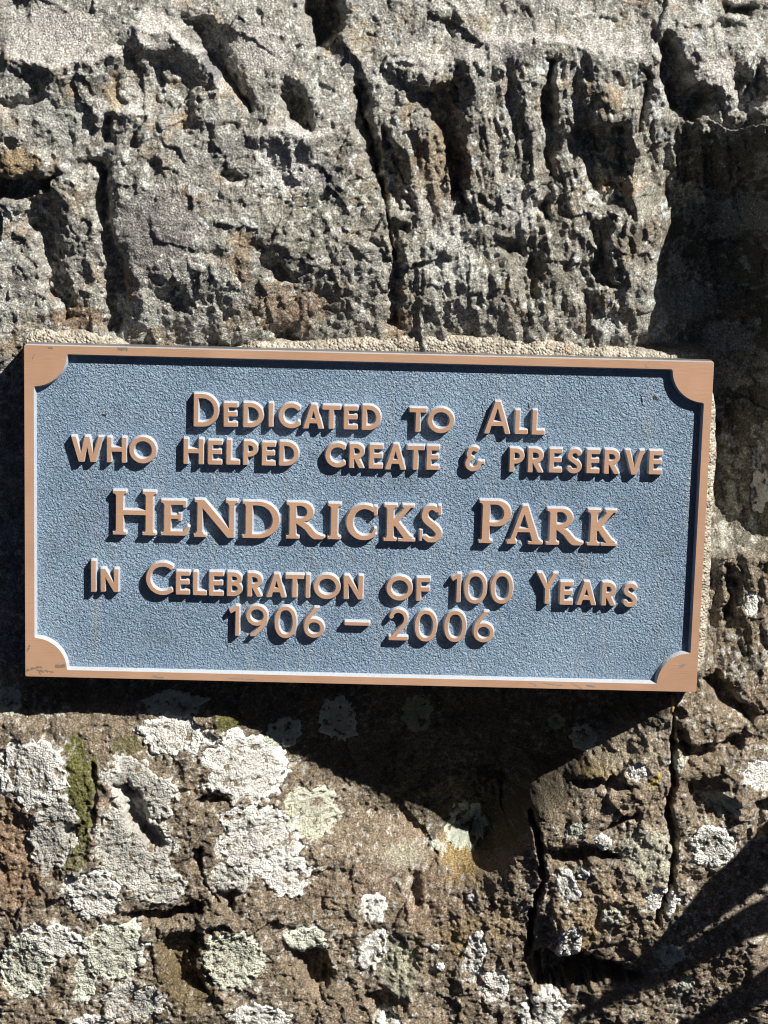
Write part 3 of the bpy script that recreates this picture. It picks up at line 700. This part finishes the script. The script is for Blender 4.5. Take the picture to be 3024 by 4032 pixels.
# back plate: rounded slab, its front is the pebbled blue-grey ground
def slab(name, w, h, y0, y1, parent, origin, r=0.7):
    pts = []
    for cx, cz, a0 in ((w / 2 - r, h / 2 - r, 0), (-w / 2 + r, h / 2 - r, 90), (-w / 2 + r, -h / 2 + r, 180), (w / 2 - r, -h / 2 + r, 270)):
        for k in range(5):
            a = math.radians(a0 + k * 22.5); pts.append((cx + r * math.cos(a), cz + r * math.sin(a)))
    n = len(pts); vs_ = [(x, y0, z) for x, z in pts] + [(x, y1, z) for x, z in pts]
    fc = [tuple(range(n)), tuple(range(2 * n - 1, n - 1, -1))] + [(i, i + n, (i + 1) % n + n, (i + 1) % n) for i in range(n)]
    me = bpy.data.meshes.new(name); me.from_pydata([(np.array(v) / 1000 - origin).tolist() for v in vs_], [], fc)
    me.materials.append(M_PAINT); me.materials.append(M_EDGE)
    me.polygons.foreach_set('material_index', np.array([0, 1] + [1] * n, np.int32)); me.update()
    import bmesh
    bm = bmesh.new(); bm.from_mesh(me); bmesh.ops.recalc_face_normals(bm, faces=bm.faces); bm.to_mesh(me); bm.free()
    return link(bpy.data.objects.new(name, me), parent)
plate = slab('back_plate', PW, PH, RELIEF, 11.0, plaque, PO)
# border with quarter-round corners
st = 0.3
fx = np.arange(-PW / 2 - 3, PW / 2 + 3, st); fz = np.arange(-PH / 2 - 3, PH / 2 + 3, st); FX, FZ = np.meshgrid(fx, fz)
qx, qz = np.abs(FX) - PW / 2 + 0.7, np.abs(FZ) - PH / 2 + 0.7
outer = np.hypot(np.maximum(qx, 0), np.maximum(qz, 0)) + np.minimum(np.maximum(qx, qz), 0) - 0.7
bl, br_, bt, bb = 4.3, 3.6, 3.7, 3.5
ix0, ix1, iz0, iz1 = -PW / 2 + bl, PW / 2 - br_, -PH / 2 + bb, PH / 2 - bt
ii_ = np.maximum(np.maximum(ix0 - FX, FX - ix1), np.maximum(iz0 - FZ, FZ - iz1))   # <0 inside the opening
for cx in (ix0, ix1):
    for cz in (iz0, iz1):
        c_ = 14.6 - np.hypot(FX - cx, FZ - cz)
        k_ = 0.9; hmix = np.clip(0.5 + 0.5 * (ii_ - c_) / k_, 0, 1); ii_ = c_ + (ii_ - c_) * hmix + k_ * hmix * (1 - hmix)
border = relief_solid('border', np.maximum(outer, -ii_), fx[0], fz[0], st, plaque, PO, draft=0.95, outer_draft=0.05)

# ------------------------------------------------------------------ lettering
def arc(cx, cy, rx, ry, a0, a1, n=18):
    return [(cx + rx * math.cos(math.radians(a0 + (a1 - a0) * k / (n - 1))), cy + ry * math.sin(math.radians(a0 + (a1 - a0) * k / (n - 1)))) for k in range(n)]
def spline(pts, n=5):
    P = [np.array(p, float) for p in pts]; P = [2 * P[0] - P[1]] + P + [2 * P[-1] - P[-2]]; out = []
    for i in range(1, len(P) - 2):
        for k in range(n):
            t = k / n
            out.append(tuple(0.5 * (2 * P[i] + (P[i + 1] - P[i - 1]) * t + (2 * P[i - 1] - 5 * P[i] + 4 * P[i + 1] - P[i + 2]) * t * t + (3 * P[i] - P[i - 1] - 3 * P[i + 1] + P[i + 2]) * t ** 3)))
    return out + [tuple(P[-2])]
def sans(ch, w, h, s):
    q = s / 2; L = lambda *p: (list(p), q, False)
    if ch == 'I': return [L((w / 2, 0), (w / 2, h))]
    if ch == 'L': return [L((q, 0), (q, h)), L((0, q), (w, q))]
    if ch == 'E': return [L((q, 0), (q, h)), L((0, q), (w, q)), L((0, h * .53), (w * .95, h * .53)), L((0, h - q), (w, h - q))]
    if ch == 'F': return [L((q, 0), (q, h)), L((0, h * .5), (w * .95, h * .5)), L((0, h - q), (w, h - q))]
    if ch == 'H': return [L((q, 0), (q, h)), L((w - q, 0), (w - q, h)), L((q, h * .52), (w - q, h * .52))]
    if ch == 'T': return [L((0, h - q), (w, h - q)), L((w / 2, 0), (w / 2, h))]
    if ch == 'N': return [L((q, 0), (q, h)), L((w - q, 0), (w - q, h)), L((q * .8, h + .2), (w - q * .8, -.2))]
    if ch == 'A':
        k = s * .62; return [L((k - .35, -1), (w / 2, h + .35)), L((w - k + .35, -1), (w / 2, h + .35)), L((w * .22, h * .31), (w * .78, h * .31))]
    if ch == 'V':
        k = s * .6; return [L((k - .35, h + 1), (w / 2, -.3)), L((w - k + .35, h + 1), (w / 2, -.3))]
    if ch == 'W':
        k = s * .6; return [L((k - .3, h + 1), (w * .32, -.3)), L((w * .32, -.3), (w * .5, h + .2)), L((w * .5, h + .2), (w * .68, -.3)), L((w * .68, -.3), (w - k + .3, h + 1))]
    if ch == 'Y':
        k = s * .62; return [L((k - .4, h + 1), (w / 2, h * .50)), L((w - k + .4, h + 1), (w / 2, h * .50)), L((w / 2, 0), (w / 2, h * .53))]
    if ch == 'D': return [L((q, 0), (q, h)), ([(q, h - q)] + arc(w * .36, h / 2, w * .64 - q, h / 2 - q, 90, -90) + [(q, q)], q, False)]
    if ch in 'O': return [(arc(w / 2, h / 2, w / 2 - q, h / 2 - q, 0, 350, 36), q, True)]
    if ch == '0':
        p = []
        for k in range(40):
            a = 2 * math.pi * k / 40; c, n = math.cos(a), math.sin(a)
            p.append((w / 2 + (w / 2 - q) * math.copysign(abs(c) ** .9, c), h / 2 + (h / 2 - q) * math.copysign(abs(n) ** .9, n)))
        return [(p, q, True)]
    if ch == 'C':
        a = h / 2 - q; c = min(1, max(-.9, (w - h / 2) / a)); an = math.degrees(math.acos(min(.95, c * .97)))
        return [(arc(h / 2, h / 2, a, a, an - 2, 360 - an + 2, 28), q, False)]
    if ch in 'PRB':
        m = {'P': .44, 'R': .46, 'B': .53}[ch] * h
        bw = w * (.96 if ch != 'P' else 1.0)
        bowl = ([(q, h - q)] + arc(w * .42, (h + m) / 2 - q * .0, bw - w * .42 - q, (h - m) / 2 - q * .5, 90, -90, 14) + [(q, m + q * .5)], q, False)
        bowl = ([(q, h - q)] + arc(w * .42, (h - q + m) / 2, bw - w * .42 - q, (h - q - m) / 2, 90, -90, 14) + [(q, m)], q, False)
        o = [L((q, 0), (q, h)), bowl]
        if ch == 'R': o.append(L((w * .40, m), (w - s * .56 + .3, -1)))
        if ch == 'B': o.append(([(q, m)] + arc(w * .42, (m + q) / 2, w * .58 - q, (m - q) / 2, 90, -90, 14) + [(q, q)], q, False))
        return o
    S = lambda pts: [(q + u * (w - s), q + v * (h - s)) for u, v in pts]
    if ch == 'S': return [(spline(S([(1, .86), (.82, .97), (.52, 1.0), (.2, .93), (.05, .76), (.18, .60), (.5, .50), (.84, .38), (1, .22), (.86, .06), (.5, 0), (.2, .03), (.0, .16)])), q, False)]
    if ch == '&': return [(spline(S([(.66, .95), (.42, 1.0), (.18, .92), (.08, .74), (.14, .60), (.28, .53), (.10, .46), (.0, .28), (.08, .10), (.34, 0), (.60, .04), (.78, .18), (.84, .34)])), q, False), ([(w * .68, h * .35), (w * 1.0, h * .36)], q * .6, False)]
    if ch == '1': return [L((w - q, 0), (w - q, h)), L((q * .3, h * .80), (w - q * .8, h - q * .6))]
    if ch == '9': return [(arc(w / 2, h - w / 2 * .98, w / 2 - q, w / 2 * .98 - q, 0, 350, 30), q, True), (spline([(w - q, h - w * .5), (w * .86, h * .42), (w * .62, h * .22), (w * .26, -.4)]), q, False)]
    if ch == '6': return [(arc(w / 2, w / 2 * .98, w / 2 - q, w / 2 * .98 - q, 0, 350, 30), q, True), (spline([(q, w * .5), (w * .14, h * .56), (w * .36, h * .78), (w * .66, h + .4)]), q, False)]
    if ch == '2': return [(spline(S([(.02, .76), (.08, .88), (.30, .99), (.58, 1.0), (.84, .92), (.97, .76), (.92, .58), (.72, .40), (.42, .20), (.1, 0.0)])), q, False), L((w * .02, q), (w, q))]
    if ch == '-': return [([(0, h / 2), (w, h / 2)], h / 2, False)]
    return []
def serif(ch, w, h, S, t):
    """thick stems S, hairlines t, bracketed slab serifs"""
    q = S / 2; sh = 0.62
    def stem(x, y0=0, y1=h, ser=(1, 1), reach=1.35):
        o = [([(x, y0), (x, y1)], q, False)]
        for yy, on, sg in ((y0, ser[0], 1), (y1, ser[1], -1)):
            if on:
                o.append(([(x - q - reach, yy + sg * sh), (x + q + reach, yy + sg * sh)], sh, False))
                o.append(([(x, yy + sg * sh), (x, yy + sg * 2.4)], [q + reach * .75, q * .9], False))
        return o
    L = lambda p, r, hw: [([p, r], hw, False)]
    rc = 1.35
    if ch == 'H': return stem(q + rc) + stem(w - q - rc) + L((q + rc, h * .51), (w - q - rc, h * .51), t / 2)
    if ch == 'I': return stem(w / 2)
    if ch == 'E':
        x = q + rc
        return stem(x) + L((x, h - t / 2), (w * .86, h - t / 2), t / 2) + L((w * .86 - .55, h), (w * .86 - .55, h * .80), .6) + L((x, h * .53), (w * .68, h * .53), t / 2 * .9) + L((w * .68 - .4, h * .64), (w * .68 - .4, h * .42), .55) + L((x, t / 2), (w * .86, t / 2), t / 2) + [([(w * .80, t * .4), (w - .5, h * .27)], [t * .6, .5], False)]
    if ch == 'N':
        x0, x1 = q * .75 + rc, w - rc - t * .6
        return [([(x0, 0), (x0, h)], q * .75, False)] + stem(x0, 0, h, (1, 0))[1:] + L((x0 - q - rc * .6, h - sh), (x0 + q, h - sh), sh) + [([(x0 - .2, h + .2), (x1, .3)], q * 1.05, False)] + L((x1, 0), (x1, h), t * .55) + L((x1 - t * .6 - rc, h - sh), (w, h - sh), sh) + [([(x1, h - sh), (x1, h - 2.6)], [t * .6 + rc * .8, t * .5], False)]
    if ch == 'D':
        x = q + rc; a = arc(w * .42, h / 2, w * .58 - q, h / 2 - t * .45, 90, -90, 20)
        hw = [t * .45 + (q - t * .45) * math.cos(math.radians(90 - 180 * k / 19)) ** 1.3 if 0 < k < 19 else t * .45 for k in range(20)]
        return stem(x) + [([(x, h - t * .45)] + a + [(x, t * .45)], [t * .45] + hw + [t * .45], False)]
    if ch in 'PR':
        x = q + rc; m = h * (.40 if ch == 'P' else .47); bw = w * (1.0 if ch == 'P' else .70); cx = x + (bw - x) * .40
        a = arc(cx, (h + m) / 2, bw - cx - q * .95, (h - m) / 2 - t * .40, 90, -90, 18)
        hw = [t * .42 + (q * .95 - t * .42) * max(0, math.cos(math.radians(90 - 180 * k / 17))) ** 1.2 for k in range(18)]
        o = stem(x) + [([(x, h - t * .42)] + a + [(x, m + t * .42)], [t * .42] + hw + [t * .42], False)]
        if ch == 'R': o += [(spline([(x + q * .9, m + t * .3), (w * .52, h * .33), (w * .70, h * .12), (w * .86, t * .35), (w + .1, t * .55)], 4), None, False)]
        if ch == 'R':
            p = o[-1][0]; n = len(p); o[-1] = (p, [q * .75 + q * .25 * math.sin(math.pi * k / (n - 1)) - (q * .55 * max(0, (k / (n - 1) - .72) / .28)) for k in range(n)], False)
        return o
    if ch == 'C':
        cx = h * .5; a = arc(cx, h / 2, cx - q, h / 2 - t * .5, 48, 318, 26)
        hw = [t * .5 + (q - t * .5) * max(0, -math.cos(math.radians(48 + 270 * k / 25))) ** 1.1 for k in range(26)]
        return [(a, hw, False)] + L((w - .6, h * .96), (w - .6, h * .70), .62) + [([(w - 1.8, h * .10), (w - .5, h * .34)], [t * .45, .5], False)]
    if ch == 'K':
        x = q + rc
        return stem(x) + [([(x + q * .7, h * .44), (w * .78, h - .6)], [t * .55, t * .55], False)] + L((w * .58, h - sh), (w * .95, h - sh), sh) + [([(x + q * 1.0, h * .60), (w * .82, .6)], [q * .8, q], False)] + L((w * .47, sh), (w, sh), sh) + [([(w * .80, sh), (w * .72, 2.4)], [q + .9, q * .9], False)]
    if ch == 'S':
        P = lambda pts: [(q * .8 + u * (w - S * .8), t * .5 + v * (h - t)) for u, v in pts]
        p = spline(P([(.86, .90), (.66, .99), (.40, .99), (.16, .88), (.13, .70), (.32, .56), (.62, .44), (.92, .28), (.95, .14), (.74, .02), (.40, 0), (.12, .10)]), 4); n = len(p)
        hw = [t * .48 + (q * 1.0 - t * .48) * math.sin(math.pi * k / (n - 1)) ** 1.5 for k in range(n)]
        return [(p, hw, False)] + L((w * .86, h), (w * .88, h * .74), .6) + L((w * .06, h * .33), (w * .05, h * .03), .6)
    if ch == 'A':
        return [([(rc + .7, .8), (w * .49, h + .3)], [t * .5, t * .5], False)] + [([(w * .47, h + .2), (w - rc - q, .8)], [q * .85, q], False)] + L((w * .25, h * .36), (w * .70, h * .36), t * .45) + L((0, sh), (w * .27, sh), sh) + L((w * .60, sh), (w, sh), sh) + [([(w - rc - q, sh), (w - rc - q * 1.35, 2.4)], [q + .9, q * .9], False)] + [([(rc + .8, sh), (rc + 1.7, 2.4)], [t * .5 + 1.0, t * .5], False)]
    return []

K = 800 / 1659.0
CROP = dict(A=(240, 1520), B=(1040, 1520), C=(1840, 1520), D=(400, 1880), E=(1100, 1880), F=(1840, 1880), G=(320, 2180), H=(1020, 2180), I=(1740, 2180))
LINES = [  # (line, crop, character, left, right, top, bottom) read off the photograph
 (1,'A','D',1083,1285,65,333),(1,'A','E',1328,1438,138,333),(1,'A','D',1488,1650,138,338),(1,'B','I',36,70,140,333),(1,'B','C',118,290,140,345),(1,'B','A',315,485,150,348),(1,'B','T',475,620,158,350),(1,'B','E',650,760,165,355),(1,'B','D',798,950,158,360),
 (1,'B','T',1183,1322,180,375),(1,'B','O',1333,1548,178,385),(1,'C','A',133,350,128,390),(1,'C','L',388,490,198,393),(1,'C','L',527,630,198,397),
 (2,'A','W',80,345,414,620),(2,'A','H',375,533,420,625),(2,'A','O',558,778,415,632),(2,'A','H',1000,1160,432,638),(2,'A','E',1200,1312,445,642),(2,'A','L',1350,1458,440,642),(2,'A','P',1488,1605,450,645),(2,'B','E',-19,88,460,650),(2,'B','D',122,280,455,652),
 (2,'B','C',497,660,465,665),(2,'B','R',695,820,472,670),(2,'B','E',857,965,480,675),(2,'B','A',985,1155,475,683),(2,'B','T',1165,1302,488,685),(2,'B','E',1325,1425,490,685),(2,'C','&',-19,135,495,697),
 (2,'C','P',343,460,508,702),(2,'C','R',493,622,508,706),(2,'C','E',667,768,513,707),(2,'C','S',810,930,513,714),(2,'C','E',972,1075,520,713),(2,'C','R',1115,1245,520,718),(2,'C','V',1280,1440,525,724),(2,'C','E',1480,1588,530,722),
 (3,'D','H',92,442,112,470),(3,'D','E',485,718,188,475),(3,'D','N',755,1106,185,490),(3,'D','D',1150,1448,198,497),(3,'E','R',55,368,205,503),(3,'E','I',388,502,213,505),(3,'E','C',543,790,222,512),(3,'E','K',850,1105,225,522),(3,'E','S',1143,1325,230,530),
 (3,'F','P',92,348,190,538),(3,'F','A',322,612,230,545),(3,'F','R',643,945,255,553),(3,'F','K',975,1220,265,558),
 (4,'G','I',79,118,57,313),(4,'G','N',158,303,125,313),(4,'G','C',528,745,72,338),(4,'G','E',773,883,145,335),(4,'G','L',912,1022,150,340),(4,'G','E',1043,1158,150,345),(4,'G','B',1190,1312,152,348),(4,'G','R',1355,1480,158,352),(4,'H','A',58,222,168,357),(4,'H','T',215,362,172,358),(4,'H','I',380,412,172,362),(4,'H','O',445,660,170,372),(4,'H','N',690,845,180,373),
 (4,'H','O',1038,1250,183,383),(4,'H','F',1283,1392,198,387),(4,'I','1',72,148,165,398),(4,'I','0',178,362,155,410),(4,'I','0',395,575,155,410),(4,'I','Y',765,945,160,410),(4,'I','E',960,1065,232,418),(4,'I','A',1095,1258,232,420),(4,'I','R',1302,1420,235,425),(4,'I','S',1475,1590,243,437),
 (5,'G','1',1207,1288,427,672),(5,'G','9',1345,1518,425,675),(5,'H','0',125,303,432,690),(5,'H','6',365,530,440,688),(5,'H','-',697,900,560,588),(5,'H','2',1055,1213,455,708),(5,'H','0',1268,1447,463,718),(5,'I','0',15,193,467,722),(5,'I','6',255,420,475,725),
]
for line, cr, ch, l, r, t, b in LINES:
    ox, oy = CROP[cr]
    def P2(x, y): return from_s(ox + x * K, oy + y * K)[[0, 2]] * 1000
    lb, rb_, ct, cb = P2(l, b), P2(r, b), P2((l + r) / 2, t), P2((l + r) / 2, b)
    xl, xr, z0, z1 = lb[0], rb_[0], cb[1], ct[1]
    w, h = xr - xl, z1 - z0
    pad = 1.6; st = 0.2
    gxs = np.arange(-pad, w + pad, st); gys = np.arange(-pad, h + pad, st); QX, QY = np.meshgrid(gxs, gys)
    if line == 3:
        big = ch in 'HP' and h > 18
        strokes = serif(ch, w, h, 3.25 if big else 2.95, 2.2 if big else 2.0)
    else:
        s = 1.98 if ch not in '1069' and ch != '2' else 1.75
        if line == 1 and h > 14: s = 2.0
        if line == 4 and ch == 'C': s = 1.9
        if ch == 'I': s = w
        strokes = sans(ch, w, h, s)
    Sd = shape_sd(QX, QY, strokes)
    Sd = np.maximum(Sd, np.maximum(np.abs(QX - w / 2) - w / 2 - 0.02, np.abs(QY - h / 2) - h / 2 - 0.02))   # trimmed to its height
    Sd = Sd + 0.05 * perlin((QX + xl) / 1.3, (QY + z0) / 1.3, 5)                      # cast, not cut
    nm = {'&': 'ampersand', '-': 'dash'}.get(ch, 'numeral' if ch.isdigit() else 'letter')
    o = relief_solid(nm, Sd, gxs[0] + xl, gys[0] + z0, st, plaque, PO)

# ------------------------------------------------------------------ small things
def tube(name, pts, radii, mat, parent=None, origin=(0, 0, 0), sides=8):
    P = np.array(pts, float); n = len(P); vs_, fc = [], []
    for i in range(n):
        t = P[min(i + 1, n - 1)] - P[max(i - 1, 0)]; t /= np.linalg.norm(t)
        u = np.cross(t, [0.3, 0.2, 0.93]); u /= np.linalg.norm(u); v = np.cross(t, u)
        for k in range(sides):
            a = 2 * math.pi * k / sides; vs_.append(P[i] + radii[i] * (math.cos(a) * u + math.sin(a) * v) - np.array(origin))
    for i in range(n - 1):
        for k in range(sides): fc.append((i * sides + k, i * sides + (k + 1) % sides, (i + 1) * sides + (k + 1) % sides, (i + 1) * sides + k))
    fc += [tuple(range(sides))[::-1], tuple(range((n - 1) * sides, n * sides))]
    me = bpy.data.meshes.new(name); me.from_pydata([tuple(v) for v in vs_], [], fc); me.materials.append(mat)
    me.polygons.foreach_set('use_smooth', np.ones(len(fc), bool)); me.update()
    return link(bpy.data.objects.new(name, me), parent)
def rock_y(x, z):
    i = np.clip(np.searchsorted(XS, x), 0, NX - 1); j = np.clip(np.searchsorted(ZS, z), 0, NZ - 1); return Y[j, i]
# shrub beyond the right edge whose stems throw the soft bars of shade on the lower right
SH = np.array([SUN[0] / -SUN[1], -1, SUN[2] / -SUN[1]])           # towards the sun per metre off the wall
shb = empty('shrub', (0.40, 0.04, -0.05), 'bare branching shrub stems growing from the boulder beyond its right side', 'shrub')
def stem_for(shadow_pts, heights, radii):
    pts = []
    for (px, py), hgt in zip(shadow_pts, heights):
        p = from_g(px, py, 0.024); pts.append(p + SH * hgt)
    b = pts[-1].copy()
    root = b + np.array([0.03, 0.12, 0.02]); root[1] = rock_y(root[0], root[2]) + 0.01
    pts.append(root); tube('stem', pts[::-1], radii[::-1], M_BARK, shb, (0.40, 0.04, -0.05), 10)
HT = [0.11, 0.105, 0.10, 0.09, 0.075]
stem_for([(1352,2110),(1450,2010),(1560,1915),(1700,1800),(1900,1640)], HT, [0.003,0.0085,0.0115,0.012,0.012,0.014])
stem_for([(1300,2160),(1450,2088),(1560,2030),(1700,1962),(1900,1860)], HT, [0.002,0.0052,0.0068,0.0072,0.0075,0.009])
stem_for([(1430,2280),(1530,2206),(1620,2148),(1720,2085),(1900,1960)], HT, [0.002,0.0052,0.0068,0.0072,0.0075,0.009])
def thing(o, label, cat): o['label'] = label; o['category'] = cat; return o
def needle(g0, g1, d0, d1, r, label):
    a, b = from_g(*g0, d0), from_g(*g1, d1); m = (a + b) / 2 + np.array([0.0006, -0.0005, 0])
    thing(tube('dry_needle', [a, m, b], [r * .6, r, r * .5], M_NEEDLE, None, (0, 0, 0), 6), label, 'needle')
needle((1451, 1502), (1452, 1538), 0.010, 0.006, 0.0011, 'dry orange needle hanging below the plaque beside the crack')
needle((24, 800), (27, 848), 0.010, 0.012, 0.00045, 'thin rusty needle dangling left of the plaque')
needle((1214, 752), (1232, 764), 0.0115, 0.0105, 0.0008, 'short orange needle lying on the mortar above the plaque')
print('tris approx', sum(len(o.data.polygons) * 2 for o in scene.objects if o.type == 'MESH'))
